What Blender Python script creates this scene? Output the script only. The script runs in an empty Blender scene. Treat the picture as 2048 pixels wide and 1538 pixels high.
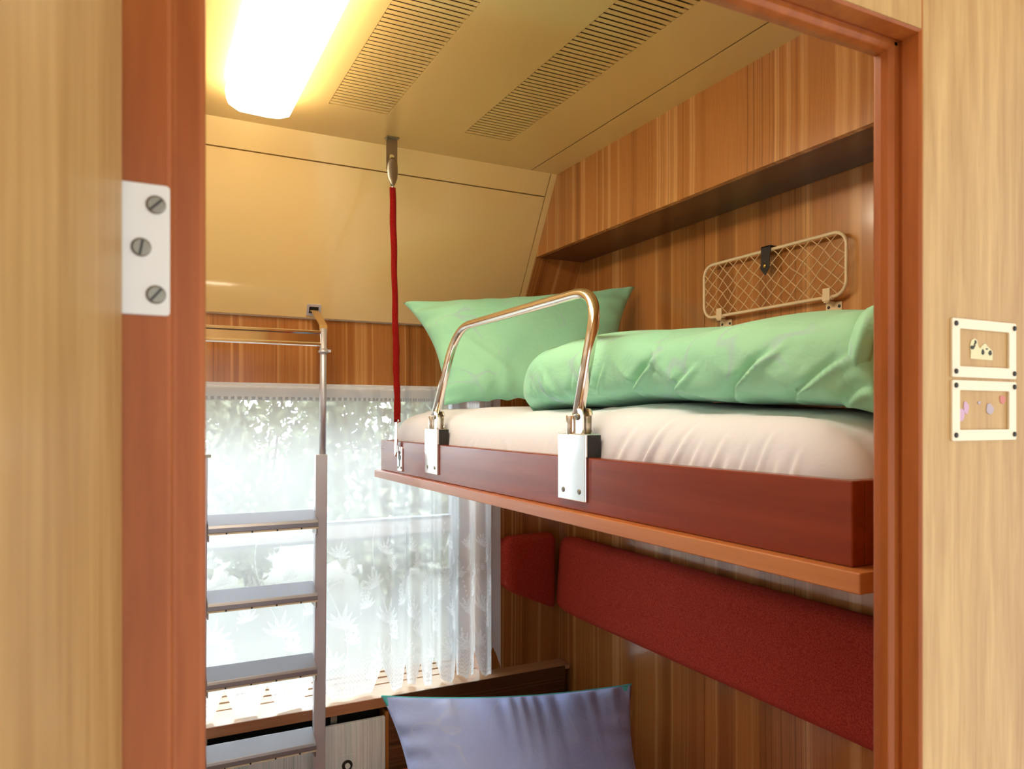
import bpy, bmesh, math, random
import numpy as np
from mathutils import Vector, Matrix
random.seed(7); rng = np.random.default_rng(7)
S = bpy.context.scene
COL = S.collection
pi = math.pi

# ------------------------------------------------------------------ camera
H = 1.65
cd = bpy.data.cameras.new('camera'); cam = bpy.data.objects.new('camera', cd); COL.objects.link(cam)
cam.location = (0, 0, H); cam.rotation_euler = (pi/2, 0, math.radians(-26.95))
cd.sensor_width = 36; cd.lens = 36*1487/2048; cd.shift_y = 67/2048
cd.clip_start = .02; cd.clip_end = 200
cd.dof.use_dof = True; cd.dof.focus_distance = 1.75; cd.dof.aperture_fstop = 11
S.camera = cam

# ------------------------------------------------------------------ world, exposure
S.view_settings.view_transform = 'Standard'; S.view_settings.look = 'None'
S.view_settings.gamma = 1; S.view_settings.use_curve_mapping = False
S.view_settings.exposure = 0.25
W = bpy.data.worlds.new('overcast sky'); S.world = W; W.use_nodes = True
nt = W.node_tree; N = nt.nodes; L = nt.links
bgn = N['Background']
tc = N.new('ShaderNodeTexCoord'); sx = N.new('ShaderNodeSeparateXYZ'); L.new(tc.outputs['Generated'], sx.inputs[0])
mr = N.new('ShaderNodeMapRange'); L.new(sx.outputs['Y'], mr.inputs[0])   # the sky is brighter on the window side
mr.inputs[1].default_value = -.05; mr.inputs[2].default_value = .5
mr.inputs[3].default_value = 1.5; mr.inputs[4].default_value = 14.5
bgn.inputs['Color'].default_value = (.88, .95, 1.0, 1)
L.new(mr.outputs[0], bgn.inputs['Strength'])

def portal(name, loc, rot, sx_, sy_):
    d = bpy.data.lights.new(name, 'AREA'); d.shape = 'RECTANGLE'; d.size = sx_; d.size_y = sy_
    d.cycles.is_portal = True
    o = bpy.data.objects.new(name, d); o.location = loc; o.rotation_euler = rot; COL.objects.link(o)
portal('window_daylight', (.43, 2.93, 1.21), (-pi/2, 0, 0), 1.64, 1.2)
portal('corridor_daylight', (.40, -.64, 1.3), (pi/2, 0, 0), 3.9, 1.7)

sd_ = bpy.data.lights.new('hazy_sun', 'SUN'); sd_.energy = 7.0; sd_.angle = math.radians(12); sd_.color = (1, .97, .9)
sun = bpy.data.objects.new('hazy_sun', sd_); sun.rotation_euler = Vector((-.75, 0, -.66)).to_track_quat('-Z', 'Y').to_euler(); sun.location = (0, -3, 8); COL.objects.link(sun)

# ------------------------------------------------------------------ materials
def new_mat(name, base=(.8, .8, .8), rough=.5, metal=0, spec=.5, coat=0, coat_rough=.05):
    m = bpy.data.materials.new(name); m.use_nodes = True
    b = m.node_tree.nodes['Principled BSDF']
    b.inputs['Base Color'].default_value = (*base, 1); b.inputs['Roughness'].default_value = rough
    b.inputs['Metallic'].default_value = metal; b.inputs['Specular IOR Level'].default_value = spec
    b.inputs['Coat Weight'].default_value = coat; b.inputs['Coat Roughness'].default_value = coat_rough
    return m
def nd(m, t): return m.node_tree.nodes.new(t)
def lk(m, a, b): m.node_tree.links.new(a, b)
def bsdf(m): return m.node_tree.nodes['Principled BSDF']
def s2l(r, g, b):
    f = lambda c: (c/255/12.92) if c/255 <= .04045 else ((c/255+.055)/1.055)**2.4
    return (f(r), f(g), f(b))
def ramp(m, stops, interp='LINEAR'):
    r = nd(m, 'ShaderNodeValToRGB'); r.color_ramp.interpolation = interp
    e = r.color_ramp.elements
    while len(e) < len(stops): e.new(.5)
    for i, (p, c) in enumerate(stops): e[i].position = p; e[i].color = (*c, 1) if len(c) == 3 else c
    return r
def math_n(m, op, a, b=None, clamp=False):
    n = nd(m, 'ShaderNodeMath'); n.operation = op; n.use_clamp = clamp
    for i, v in enumerate((a, b)):
        if v is None: continue
        if isinstance(v, (int, float)): n.inputs[i].default_value = v
        else: lk(m, v, n.inputs[i])
    return n.outputs[0]
def noise(m, vec=None, scale=5, detail=3, rough=.5, dim='3D', w=None, dist=0):
    n = nd(m, 'ShaderNodeTexNoise'); n.noise_dimensions = dim
    n.inputs['Scale'].default_value = scale; n.inputs['Detail'].default_value = detail
    n.inputs['Roughness'].default_value = rough; n.inputs['Distortion'].default_value = dist
    if vec is not None: lk(m, vec, n.inputs['Vector'])
    if w is not None: lk(m, w, n.inputs['W'])
    return n.outputs['Fac']
def coords(m, scale=(1, 1, 1), loc=(0, 0, 0), kind='Object'):
    t = nd(m, 'ShaderNodeTexCoord'); mp = nd(m, 'ShaderNodeMapping')
    mp.inputs['Scale'].default_value = scale; mp.inputs['Location'].default_value = loc
    lk(m, t.outputs[kind], mp.inputs['Vector']); return mp.outputs['Vector']
def bump(m, h, strength=.1, dist=.01):
    b = nd(m, 'ShaderNodeBump'); b.inputs['Strength'].default_value = strength; b.inputs['Distance'].default_value = dist
    lk(m, h, b.inputs['Height']); lk(m, b.outputs['Normal'], bsdf(m).inputs['Normal'])
def mix_rgb(m, fac, a, b, mode='MIX'):
    n = nd(m, 'ShaderNodeMix'); n.data_type = 'RGBA'; n.blend_type = mode
    for sock, v in ((n.inputs[0], fac), (n.inputs[6], a), (n.inputs[7], b)):
        if isinstance(v, (int, float)): sock.default_value = v
        elif isinstance(v, tuple): sock.default_value = (*v, 1)
        else: lk(m, v, sock)
    return n.outputs[2]

def striped_wood(name, axis, dark, mid, light, rough=.22, seed=0.0, freq=9, coat=.3):
    """laminate printed with vertical wood stripes of uneven width"""
    m = new_mat(name, rough=rough, coat=coat, coat_rough=.12)
    t = nd(m, 'ShaderNodeTexCoord'); sp = nd(m, 'ShaderNodeSeparateXYZ'); lk(m, t.outputs['Object'], sp.inputs[0])
    a = sp.outputs[axis]; other = sp.outputs['XYZ'['XYZ'.index(axis)-2]] if axis != 'Z' else sp.outputs['X']
    along = sp.outputs['Z'] if axis != 'Z' else sp.outputs['X']
    wob = math_n(m, 'MULTIPLY', math_n(m, 'SUBTRACT', noise(m, scale=2.2, detail=1, dim='1D', w=along), .5), .012)
    w = math_n(m, 'ADD', math_n(m, 'ADD', a, wob), seed)
    big = noise(m, scale=freq, detail=2.5, rough=.65, dim='1D', w=w)
    r = ramp(m, [(.26, dark), (.40, mid), (.53, mid), (.58, light), (.62, mid), (.72, dark)])
    lk(m, big, r.inputs[0])
    fine = noise(m, scale=freq*22, detail=2, rough=.6, dim='1D', w=w)
    msk = noise(m, scale=freq*.8, detail=1, dim='1D', w=math_n(m, 'ADD', w, 31.7))
    msk = math_n(m, 'MULTIPLY', math_n(m, 'SUBTRACT', msk, .38), 4.0, True)
    fr = ramp(m, [(.33, (.55, .55, .55)), (.52, (1, 1, 1)), (.75, (1.0, 1.0, 1.0))]); lk(m, fine, fr.inputs[0])
    c = mix_rgb(m, math_n(m, 'MULTIPLY', msk, .85), r.outputs[0], mix_rgb(m, 1.0, r.outputs[0], fr.outputs[0], 'MULTIPLY'))
    g = nd(m, 'ShaderNodeMapping'); sc = [260, 260, 260]; sc['XYZ'.index('Z' if axis != 'Z' else 'X')] = 9
    g.inputs['Scale'].default_value = sc; lk(m, t.outputs['Object'], g.inputs['Vector'])
    gn = noise(m, g.outputs[0], 1, 3, .6)
    gr = ramp(m, [(.3, (.80, .80, .80)), (.6, (1.04, 1.04, 1.04))]); lk(m, gn, gr.inputs[0])
    c = mix_rgb(m, .6, c, mix_rgb(m, 1.0, c, gr.outputs[0], 'MULTIPLY'))
    lk(m, c, bsdf(m).inputs['Base Color'])
    return m
def grain_wood(name, c1, c2, axis='Z', rough=.3, coat=.4, scale=1.0, fine=60, longs=3):
    m = new_mat(name, rough=rough, coat=coat, coat_rough=.15)
    sc = [fine*scale]*3; sc['XYZ'.index(axis)] = longs*scale
    v = coords(m, tuple(sc)); n1 = noise(m, v, 1, 4, .6, dist=.3)
    sc2 = [fine*.16*scale]*3; sc2['XYZ'.index(axis)] = longs*.3*scale
    n2 = noise(m, coords(m, tuple(sc2), (3, 1, 7)), 1, 2)
    f = math_n(m, 'ADD', math_n(m, 'MULTIPLY', n1, .55), math_n(m, 'MULTIPLY', n2, .45))
    r = ramp(m, [(.32, c1), (.66, c2)]); lk(m, f, r.inputs[0]); lk(m, r.outputs[0], bsdf(m).inputs['Base Color'])
    return m

M = {}
WD, WM, WL = s2l(152, 90, 40), s2l(180, 114, 56), s2l(210, 150, 90)
M['stripe_x'] = striped_wood('striped laminate across', 'X', WD, WM, WL, seed=3.1)
M['stripe_y'] = striped_wood('striped laminate along', 'Y', WD, WM, WL, seed=.4, freq=6.5, coat=1.0, rough=.25)
LD, LM, LL = s2l(116, 84, 58), s2l(160, 122, 90), s2l(206, 166, 130)
M['stripe_daylit'] = striped_wood('striped laminate daylit copy', 'Y', LD, LM, LL, seed=8.2, freq=8)  # same laminate with daylight greying put into its colours; assigned to no part
M['stripe_dark'] = striped_wood('dark striped laminate', 'Z', s2l(74, 46, 26), s2l(100, 66, 40), s2l(128, 90, 58), freq=16, rough=.35)
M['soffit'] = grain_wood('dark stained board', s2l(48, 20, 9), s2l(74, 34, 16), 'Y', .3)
M['oak'] = grain_wood('pale oak laminate', s2l(170, 128, 70), s2l(208, 170, 110), 'Z', .5, .05, 1, 95, 7)
M['mahogany'] = grain_wood('stained mahogany', s2l(138, 66, 20), s2l(180, 100, 42), 'Z', .42, .08, 1, 45, 4); bsdf(M['mahogany']).inputs['Specular IOR Level'].default_value = .3
M['rail_wood'] = grain_wood('stained mahogany rail', s2l(120, 40, 12), s2l(146, 58, 22), 'Y', .27, .15, 1, 40, 2); bsdf(M['rail_wood']).inputs['Specular IOR Level'].default_value = .35
M['ledge_wood'] = grain_wood('light stained edge strip', s2l(176, 98, 48), s2l(200, 128, 72), 'Y', .35, .3, 1, 60, 3)
M['sill_wood'] = grain_wood('pale varnished sill', s2l(198, 150, 108), s2l(222, 180, 140), 'X', .35, .3, 1, 70, 3)
M['sill_edge'] = grain_wood('sill edge strip', s2l(170, 106, 66), s2l(196, 134, 92), 'X', .4, .2, 1, 70, 3)
def gloss(name, rgb, rough=.14, wav=.02):
    m = new_mat(name, s2l(*rgb), rough, coat=.5, coat_rough=.06)
    n = noise(m, coords(m, (3, 3, 3)), 1, 2); bump(m, n, wav, .1); return m
M['yellow'] = gloss('ivory yellow lacquered panel', (238, 206, 140))
M['ceil'] = gloss('ivory yellow ceiling panel', (232, 194, 122), .2)
M['dark'] = new_mat('dark joint', (.012, .009, .006), .7)
M['slot'] = new_mat('vent slot shade', (.03, .018, .006), .8)
M['brown_joint'] = new_mat('brown joint', s2l(60, 36, 14), .6)
M['chrome'] = new_mat('chrome', (.86, .84, .82), .08, 1)
M['nickel'] = new_mat('nickel plated tube', (.86, .80, .72), .16, 1)
M['steel'] = new_mat('dull steel', s2l(166, 158, 142), .38, 1)
M['screw'] = new_mat('screw head', s2l(140, 134, 120), .35, 1)
M['alu'] = new_mat('anodised aluminium', (.70, .69, .74), .42, .7)
M['alu_tread'] = new_mat('brushed aluminium tread', (.36, .36, .40), .42, .9)
M['alu_dark'] = new_mat('aged aluminium', (.34, .29, .26), .4, 1)
M['white_metal'] = new_mat('white painted steel', s2l(232, 232, 226), .35)
M['cream'] = new_mat('cream plastic', s2l(240, 226, 196), .4)
M['pin'] = new_mat('blackened pin', (.02, .018, .016), .4)
M['black'] = new_mat('black leather', (.016, .011, .010), .45)
M['brass'] = new_mat('brass', s2l(220, 180, 96), .2, 1)
M['hook'] = new_mat('tan lacquered steel', s2l(196, 158, 98), .35, .5)
M['cord'] = new_mat('cream net cord', s2l(226, 190, 140), .7)
M['enamel'] = new_mat('cream enamelled tube', s2l(232, 208, 170), .3)
M['rubber'] = new_mat('black rubber', (.02, .019, .016), .5)
M['frame_grey'] = new_mat('grey aluminium window frame', s2l(120, 124, 134), .4, .6)
M['floor'] = new_mat('brown linoleum', s2l(110, 78, 52), .5)

m = M['glass'] = bpy.data.materials.new('window glass'); m.use_nodes = True
m.node_tree.nodes.remove(bsdf(m))
tr = nd(m, 'ShaderNodeBsdfTransparent'); tr.inputs[0].default_value = (.93, .96, .95, 1)
gl = nd(m, 'ShaderNodeBsdfGlossy'); gl.inputs['Roughness'].default_value = .02
fr = nd(m, 'ShaderNodeFresnel'); fr.inputs[0].default_value = 1.5
mx = nd(m, 'ShaderNodeMixShader'); lk(m, fr.outputs[0], mx.inputs[0]); lk(m, tr.outputs[0], mx.inputs[1]); lk(m, gl.outputs[0], mx.inputs[2])
lk(m, mx.outputs[0], m.node_tree.nodes['Material Output'].inputs[0])

def emissive(name, rgb, strength):
    m = new_mat(name, (.9, .9, .9), .4); b = bsdf(m)
    b.inputs['Emission Color'].default_value = (*rgb, 1); b.inputs['Emission Strength'].default_value = strength
    return m
M['lamp'] = emissive('lit opal diffuser', (1.0, .88, .68), 15.0)

def fabric(name, rgb, line=None, rough=.85, weave=900, lscale=7, wrinkle=.25, alt=None):
    """cotton with a sparse doodle-line print"""
    m = new_mat(name, s2l(*rgb), rough, spec=.2); b = bsdf(m)
    b.inputs['Sheen Weight'].default_value = .15
    base = s2l(*rgb)
    col = None
    if alt:
        n0 = noise(m, coords(m, (2.6, 2.6, 2.6)), 1, 2)
        rr = ramp(m, [(.40, base), (.64, s2l(*alt))]); lk(m, n0, rr.inputs[0]); col = rr.outputs[0]
    if line:
        v = coords(m, (lscale,)*3, (1.3, 2.1, .4))
        n = noise(m, v, 1, 1.0, .5, dist=.8)
        r = ramp(m, [(.462, (0, 0, 0)), (.478, (1, 1, 1)), (.494, (1, 1, 1)), (.51, (0, 0, 0))]); lk(m, n, r.inputs[0])
        n2 = noise(m, coords(m, (lscale*1.3,)*3, (5, 9, 2)), 1, 1)
        k = ramp(m, [(.50, (0, 0, 0)), (.62, (1, 1, 1))]); lk(m, n2, k.inputs[0])
        f = math_n(m, 'MULTIPLY', math_n(m, 'MULTIPLY', r.outputs[0], k.outputs[0]), .32)
        col = mix_rgb(m, f, col if col is not None else base, s2l(*line))
    if col is not None: lk(m, col, b.inputs['Base Color'])
    n3 = noise(m, coords(m, (16, 16, 16)), 1, 3, .55, dist=.6)
    bump(m, n3, wrinkle, .02)
    return m
M['green'] = fabric('green printed cotton', (164, 226, 190), (176, 180, 220), alt=(146, 214, 182))
M['lav'] = fabric('lavender printed cotton', (176, 196, 254), (206, 218, 246), alt=(164, 184, 252), lscale=6)
M['teal'] = fabric('turquoise cotton edge', (90, 200, 205))
M['sheet'] = fabric('white sheet', (232, 236, 250), wrinkle=.12)
def wool(name, c1, c2):
    m = new_mat(name, s2l(*c1), .95, spec=.15); b = bsdf(m); b.inputs['Sheen Weight'].default_value = .25
    b.inputs['Sheen Tint'].default_value = (*s2l(200, 90, 70), 1)
    n = noise(m, coords(m, (260, 260, 260)), 1, 4, .7)
    r = ramp(m, [(.36, s2l(*c1)), (.62, s2l(*c2))]); lk(m, n, r.inputs[0]); lk(m, r.outputs[0], b.inputs['Base Color'])
    bump(m, n, .35, .004); return m
M['red_wool'] = wool('rust red upholstery', (146, 40, 28), (192, 70, 54))
M['red_strap'] = wool('red plush strap', (112, 10, 8), (146, 20, 14))
m = M['white_stripe'] = striped_wood('pale striped laminate', 'X', s2l(232, 232, 230), s2l(247, 247, 245), s2l(222, 236, 232), seed=2.2, freq=14, rough=.3)

m = M['lace'] = bpy.data.materials.new('white lace voile'); m.use_nodes = True
m.node_tree.nodes.remove(bsdf(m))
at = nd(m, 'ShaderNodeAttribute'); at.attribute_name = 'lace'
tr = nd(m, 'ShaderNodeBsdfTransparent')
df = nd(m, 'ShaderNodeBsdfDiffuse'); df.inputs[0].default_value = (.92, .93, .95, 1)
tl = nd(m, 'ShaderNodeBsdfTranslucent'); tl.inputs[0].default_value = (.92, .94, .98, 1)
m1 = nd(m, 'ShaderNodeMixShader'); m1.inputs[0].default_value = .55
lk(m, df.outputs[0], m1.inputs[1]); lk(m, tl.outputs[0], m1.inputs[2])
m2 = nd(m, 'ShaderNodeMixShader'); lk(m, at.outputs['Fac'], m2.inputs[0]); lk(m, tr.outputs[0], m2.inputs[1]); lk(m, m1.outputs[0], m2.inputs[2])
lk(m, m2.outputs[0], m.node_tree.nodes['Material Output'].inputs[0])

m = M['leaf'] = new_mat('shrub leaves', s2l(120, 160, 84), .6)
n = noise(m, coords(m, (11, 11, 11)), 1, 3, .7); r = ramp(m, [(.38, s2l(50, 70, 44)), (.62, s2l(226, 236, 206))]); lk(m, n, r.inputs[0]); lk(m, r.outputs[0], bsdf(m).inputs['Base Color'])
bsdf(m).inputs['Transmission Weight'].default_value = 0
M['bark'] = new_mat('bark', s2l(92, 74, 58), .9)
m = M['gravel'] = new_mat('pale gravel', s2l(196, 190, 180), .9)
n = noise(m, coords(m, (14, 14, 14)), 1, 5, .7); r = ramp(m, [(.3, s2l(76, 76, 70)), (.7, s2l(124, 124, 114))]); lk(m, n, r.inputs[0]); lk(m, r.outputs[0], bsdf(m).inputs['Base Color'])

# ------------------------------------------------------------------ mesh helpers
class MB:
    def __init__(s): s.v = []; s.f = []; s.m = []; s.sm = []
    def add(s, verts, faces, mat=0, smooth=False):
        k = len(s.v); s.v += [tuple(map(float, p)) for p in verts]
        for f in faces: s.f.append([k+i for i in f]); s.m.append(mat); s.sm.append(smooth)
        return s
    def box(s, x0, x1, y0, y1, z0, z1, mat=0):
        x0, x1 = sorted((x0, x1)); y0, y1 = sorted((y0, y1)); z0, z1 = sorted((z0, z1))
        v = [(x, y, z) for x in (x0, x1) for y in (y0, y1) for z in (z0, z1)]
        return s.add(v, [(0, 1, 3, 2), (4, 6, 7, 5), (0, 4, 5, 1), (2, 3, 7, 6), (0, 2, 6, 4), (1, 5, 7, 3)], mat)
    def hexa(s, a, b, mat=0):
        """solid between two quads given in matching order"""
        return s.add(list(a)+list(b), [(3, 2, 1, 0), (4, 5, 6, 7), (0, 1, 5, 4), (1, 2, 6, 5), (2, 3, 7, 6), (3, 0, 4, 7)], mat)
    def prism(s, poly, axis, a, b, mat=0, smooth=False):
        """poly: list of 2-D points in the plane across axis"""
        def P(u, v, w):
            return {'X': (w, u, v), 'Y': (u, w, v), 'Z': (u, v, w)}[axis]
        n = len(poly); v = [P(u, q, a) for u, q in poly]+[P(u, q, b) for u, q in poly]
        s.add(v, [tuple(range(n))[::-1], tuple(range(n, 2*n))], mat)
        return s.add(v, [(i, (i+1) % n, n+(i+1) % n, n+i) for i in range(n)], mat, smooth)
    def loft(s, rings, mat=0, smooth=True, caps=True, closed=True):
        n = len(rings[0]); v = [p for r in rings for p in r]; f = []
        for i in range(len(rings)-1):
            for j in range(n if closed else n-1):
                f.append((i*n+j, i*n+(j+1) % n, (i+1)*n+(j+1) % n, (i+1)*n+j))
        s.add(v, f, mat, smooth)
        if caps and closed:
            s.add(rings[0], [tuple(range(n))[::-1]], mat); s.add(rings[-1], [tuple(range(n))], mat)
        return s
    def tube(s, pts, r, seg=12, mat=0, caps=True, flat=None, flat_dir=None):
        P = [Vector(p) for p in pts]; rings = []; up = None
        for i, p in enumerate(P):
            t = (P[min(i+1, len(P)-1)]-P[max(i-1, 0)]).normalized()
            if up is None:
                up = Vector((0, 0, 1)) if abs(t.z) < .9 else Vector((1, 0, 0))
                if flat_dir is not None: up = Vector(flat_dir)
            up = (up-t*up.dot(t)).normalized(); w = t.cross(up)
            rr = r[i] if isinstance(r, (list, tuple)) else r
            fl = 1 if flat is None else flat
            rings.append([tuple(p+up*math.cos(a)*rr*fl+w*math.sin(a)*rr) for a in [2*pi*k/seg for k in range(seg)]])
        return s.loft(rings, mat, True, caps)
    def cyl(s, p0, p1, r, seg=16, mat=0): return s.tube([p0, p1], r, seg, mat)
    def build(s, name, mats, parent=None, bevel=0, origin=None, seg=2):
        if not isinstance(mats, (list, tuple)): mats = [mats]
        o3 = Vector(origin) if origin is not None else (Vector((0, 0, 0)) if parent is None else root_loc(parent))
        me = bpy.data.meshes.new(name)
        me.from_pydata([tuple(Vector(p)-o3) for p in s.v], [], s.f)
        for mm in mats: me.materials.append(mm)
        me.polygons.foreach_set('material_index', s.m); me.polygons.foreach_set('use_smooth', s.sm)
        bm = bmesh.new(); bm.from_mesh(me)
        bmesh.ops.remove_doubles(bm, verts=bm.verts, dist=1e-6)
        bmesh.ops.recalc_face_normals(bm, faces=bm.faces); bm.to_mesh(me); bm.free()
        o = bpy.data.objects.new(name, me); COL.objects.link(o)
        if parent is None: o.location = o3
        else: o.parent = parent
        if bevel:
            b = o.modifiers.new('bevel', 'BEVEL'); b.width = bevel; b.segments = seg; b.limit_method = 'ANGLE'; b.angle_limit = math.radians(40)
            b.harden_normals = False
        return o
def root_loc(o):
    l = Vector((0, 0, 0))
    while o is not None: l = l+Vector(o.location); o = o.parent
    return l
def tag(o, label, cat, group=None, kind=None):
    o['label'] = label; o['category'] = cat
    if group: o['group'] = group
    if kind: o['kind'] = kind
    return o
def thing(name, loc, label, cat, group=None):
    o = bpy.data.objects.new(name, None); o.empty_display_size = .05; o.location = loc; COL.objects.link(o)
    return tag(o, label, cat, group)
def struct(o, label, cat): return tag(o, label, cat, kind='structure')
def copy_tree(o, parent=None):
    c = o.copy(); COL.objects.link(c); c.parent = parent
    for ch in o.children: copy_tree(ch, c)
    return c
def rrect(x0, x1, z0, z1, r, n=6):
    out = []
    for cx, cz, a0 in ((x1-r, z1-r, 0), (x0+r, z1-r, 90), (x0+r, z0+r, 180), (x1-r, z0+r, 270)):
        for k in range(n+1):
            a = math.radians(a0+90*k/n); out.append((cx+r*math.cos(a), cz+r*math.sin(a)))
    return out
def bend(pts, r=.05, n=8):
    """polyline with rounded corners"""
    P = [Vector(p) for p in pts]; out = [P[0]]
    for i in range(1, len(P)-1):
        a, b, c = P[i-1], P[i], P[i+1]
        d1 = (a-b); d2 = (c-b); q = min(r, d1.length*.49, d2.length*.49)
        p0 = b+d1.normalized()*q; p2 = b+d2.normalized()*q
        for k in range(n+1):
            t = k/n; out.append(p0*(1-t)**2+b*2*t*(1-t)+p2*t*t)
    out.append(P[-1]); return out
def screw(parent, p, r, axis='X', out=-1, h=.0015, ang=.3, name='screw', mat='screw', slot=True):
    """slotted screw head standing proud of a face whose normal runs along axis"""
    p = Vector(p); A = {'X': Vector((1, 0, 0)), 'Y': Vector((0, 1, 0)), 'Z': Vector((0, 0, 1))}[axis]*out
    mb = MB(); mb.tube([p, p+A*h*.6, p+A*h], [r, r, r*.8], 14)
    if slot:
        u = A.orthogonal().normalized(); w = A.cross(u)
        u, w = u*math.cos(ang)+w*math.sin(ang), w*math.cos(ang)-u*math.sin(ang)
        c = p+A*(h+.00015)
        mb.add([c+u*r*.85+w*r*.12, c-u*r*.85+w*r*.12, c-u*r*.85-w*r*.12, c+u*r*.85-w*r*.12], [(0, 1, 2, 3)], 1)
    return mb.build(name, [M[mat], M['pin']], parent)

# ------------------------------------------------------------------ the setting
ZC = 2.53            # ceiling
XR = 1.575           # right wall
XLW = -.40           # left wall
XL = 1.364           # face of the overhead box
YT, ZB, KS = 2.3232, 2.002, .601     # sloped panel: y = YT + KS*(ZC - z)
YW = 2.66            # plane of the window wall
def ys(z): return YT+KS*(ZC-z)

mb = MB(); mb.box(XLW, XR+.06, .45, 2.9, -.06, 0); mb.box(-1.6, 2.4, -.62, .45, -.06, 0)
struct(mb.build('floor', M['floor']), 'brown floor of the compartment and corridor', 'floor')

# ceiling with two cut-outs for the slotted vents
XG = 1.258; V1 = (.485, .655, .93, 2.092); V2 = (.908, 1.066, .93, 2.116)
mb = MB(); y0, y1 = .45, YT+.03
def slab(xa, xb, ya, yb): mb.box(xa, xb, ya, yb, ZC, ZC+.012)
slab(XLW, V1[0], y0, y1); slab(V1[1], V2[0], y0, y1); slab(V2[1], XG-.0022, y0, y1); slab(XG+.0022, XR+.06, y0, y1)
for v in (V1, V2): slab(v[0], v[1], y0, v[2]); slab(v[0], v[1], v[3], y1)
mb.box(XG-.0024, XG+.0024, y0, y1, ZC+.0015, ZC+.02, 1)
mb.box(XLW, XR+.06, y0, y1+.3, ZC+.06, ZC+.08, 1)
struct(mb.build('ceiling', [M['ceil'], M['brown_joint']]), 'glossy ivory-yellow ceiling panel with a thin dark joint', 'ceiling')
mb = MB(); mb.box(-1.6, 2.4, -.62, .5, 2.62, 2.66)
struct(mb.build('ceiling_corridor', M['cream']), 'ceiling of the corridor outside the compartment', 'ceiling')

def vent(v, label, n_gap=.0185):
    t = thing('ceiling_vent', ((v[0]+v[1])/2, (v[2]+v[3])/2, ZC), label, 'vent', 'slotted ceiling vents')
    mb = MB(); y = v[3]; gap = .0056
    mb.box(v[0], v[1], v[3]-.006, v[3], ZC, ZC+.012); y -= .006
    while y-gap-.0129 > v[2]+.004:
        yb = y-gap; ya = yb-.0129; mb.box(v[0]+.001, v[1]-.001, ya, yb, ZC, ZC+.0012); y = ya
    mb.box(v[0], v[1], v[2], y-gap, ZC, ZC+.012)
    mb.build('slotted_panel', M['ceil'], t)
    b = MB(); b.box(v[0]-.004, v[1]+.004, v[2], v[3]+.004, ZC+.013, ZC+.03); b.build('duct', M['slot'], t)
vent(V1, 'slotted vent strip in the ceiling just right of the lit lamp')
vent(V2, 'slotted vent strip in the ceiling nearer the wood overhead box')

# window wall: sloped yellow panels above, wood strip, opening, wood beside
WX0, WX1, WZ0, WZ1 = -.36, 1.21, .60, 1.745     # window opening
def slope_quad(xa, xb, za, zb, off=0): return [(xa, ys(za)+off, za), (xb, ys(za)+off, za), (xb, ys(zb)+off, zb), (xa, ys(zb)+off, zb)]
mb = MB(); g = .0018
ZG = 2.458; XP = 1.339
def sp(xa, xb, za, zb, mat=0, off=0, th=.015): mb.hexa(slope_quad(xa, xb, za, zb, off), slope_quad(xa, xb, za, zb, off+th), mat)
sp(XLW, XP-g, ZB, ZG-g); sp(XLW, XP-g, ZG+g, ZC)
sp(XP+g, XL, ZB, ZC)
sp(XLW, XL, ZB+.01, ZC, 1, .016, .004)
sp(XL, XR+.06, ZB-.03, 2.262+.01, 2)                       # wood end of the open shelf niche
pass
mb.box(XLW, XR+.06, YW, 2.70, WZ1, ZB-.004, 2)            # wood strip over the window
mb.box(WX1, XR+.06, YW, 2.70, 0, WZ1, 2)                    # wood right of the window
mb.box(XLW, WX1, YW+.02, 2.70, 0, .50, 3)
mb.box(WX1, WX1+.02, 2.70, 2.92, .55, 1.8, 2)              # reveal
mb.box(WX0, WX1+.02, 2.70, 2.92, WZ1, WZ1+.02, 2)
struct(mb.build('wall_back', [M['yellow'], M['brown_joint'], M['stripe_x'], M['dark']]), 'window wall with sloped ivory-yellow panels above and striped wood below', 'wall')
mb = MB(); mb.box(WX0-.5, WX0, 2.84, 2.92, -.4, 3.0); mb.box(WX1, 2.3, 2.86, 2.92, -.4, 3.0); mb.box(WX0, WX1, 2.86, 2.92, -.4, WZ0); mb.box(WX0, WX1, 2.86, 2.92, WZ1, 3.0)
struct(mb.build('wall_outer', M['cream']), 'outer skin of the carriage around the window', 'wall')

mb = MB(); ysm = 1.783
mb.box(XR, XR+.02, .45, ysm-.001, 0, 2.3); mb.box(XR, XR+.02, ysm+.001, 2.9, 0, 2.3)
mb.box(XR+.004, XR+.03, ysm-.004, ysm+.004, 0, 2.3, 1); mb.box(XR+.02, XR+.04, .4, 2.9, 0, ZC+.05, 1)
wr = mb.build('wall_right', [M['stripe_y'], M['dark']])
struct(wr, 'right wall of the compartment in vertically striped brown laminate', 'wall')
mb = MB(); mb.box(XLW, XLW+.02, .52, 2.9, 0, ZC+.05); struct(mb.build('wall_left', M['white_stripe']), 'left wall of the compartment', 'wall')

# front wall with the door opening, its lining and the wall panels of the corridor
DX0, DX1, DZ = .036, .656, 2.013
mb = MB()
mb.box(DX1+.0005, 2.4, .445, .49, 0, 2.62)
struct(mb.build('wall_front', M['oak'], bevel=.0015), 'pale oak corridor panel right of the doorway', 'wall')
mb = MB(); mb.box(-1.6, DX1-.002, .4447, .49, DZ, 2.62)
mb.box(DX1-.006, DX1+.002, .452, .488, DZ, 2.62, 1)
struct(mb.build('wall_front_lintel', [M['oak'], M['dark']]), 'pale oak panel above the doorway', 'wall')
mb = MB(); mb.box(-1.6, -.03, .50, .52, 0, 2.62); mb.box(-.06, DX0, .5, .52, DZ, 2.62); mb.box(DX1+.02, XR+.06, .49, .51, 0, 2.62)
struct(mb.build('wall_front_inner', M['stripe_x']), 'compartment side of the corridor wall', 'wall')
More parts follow.
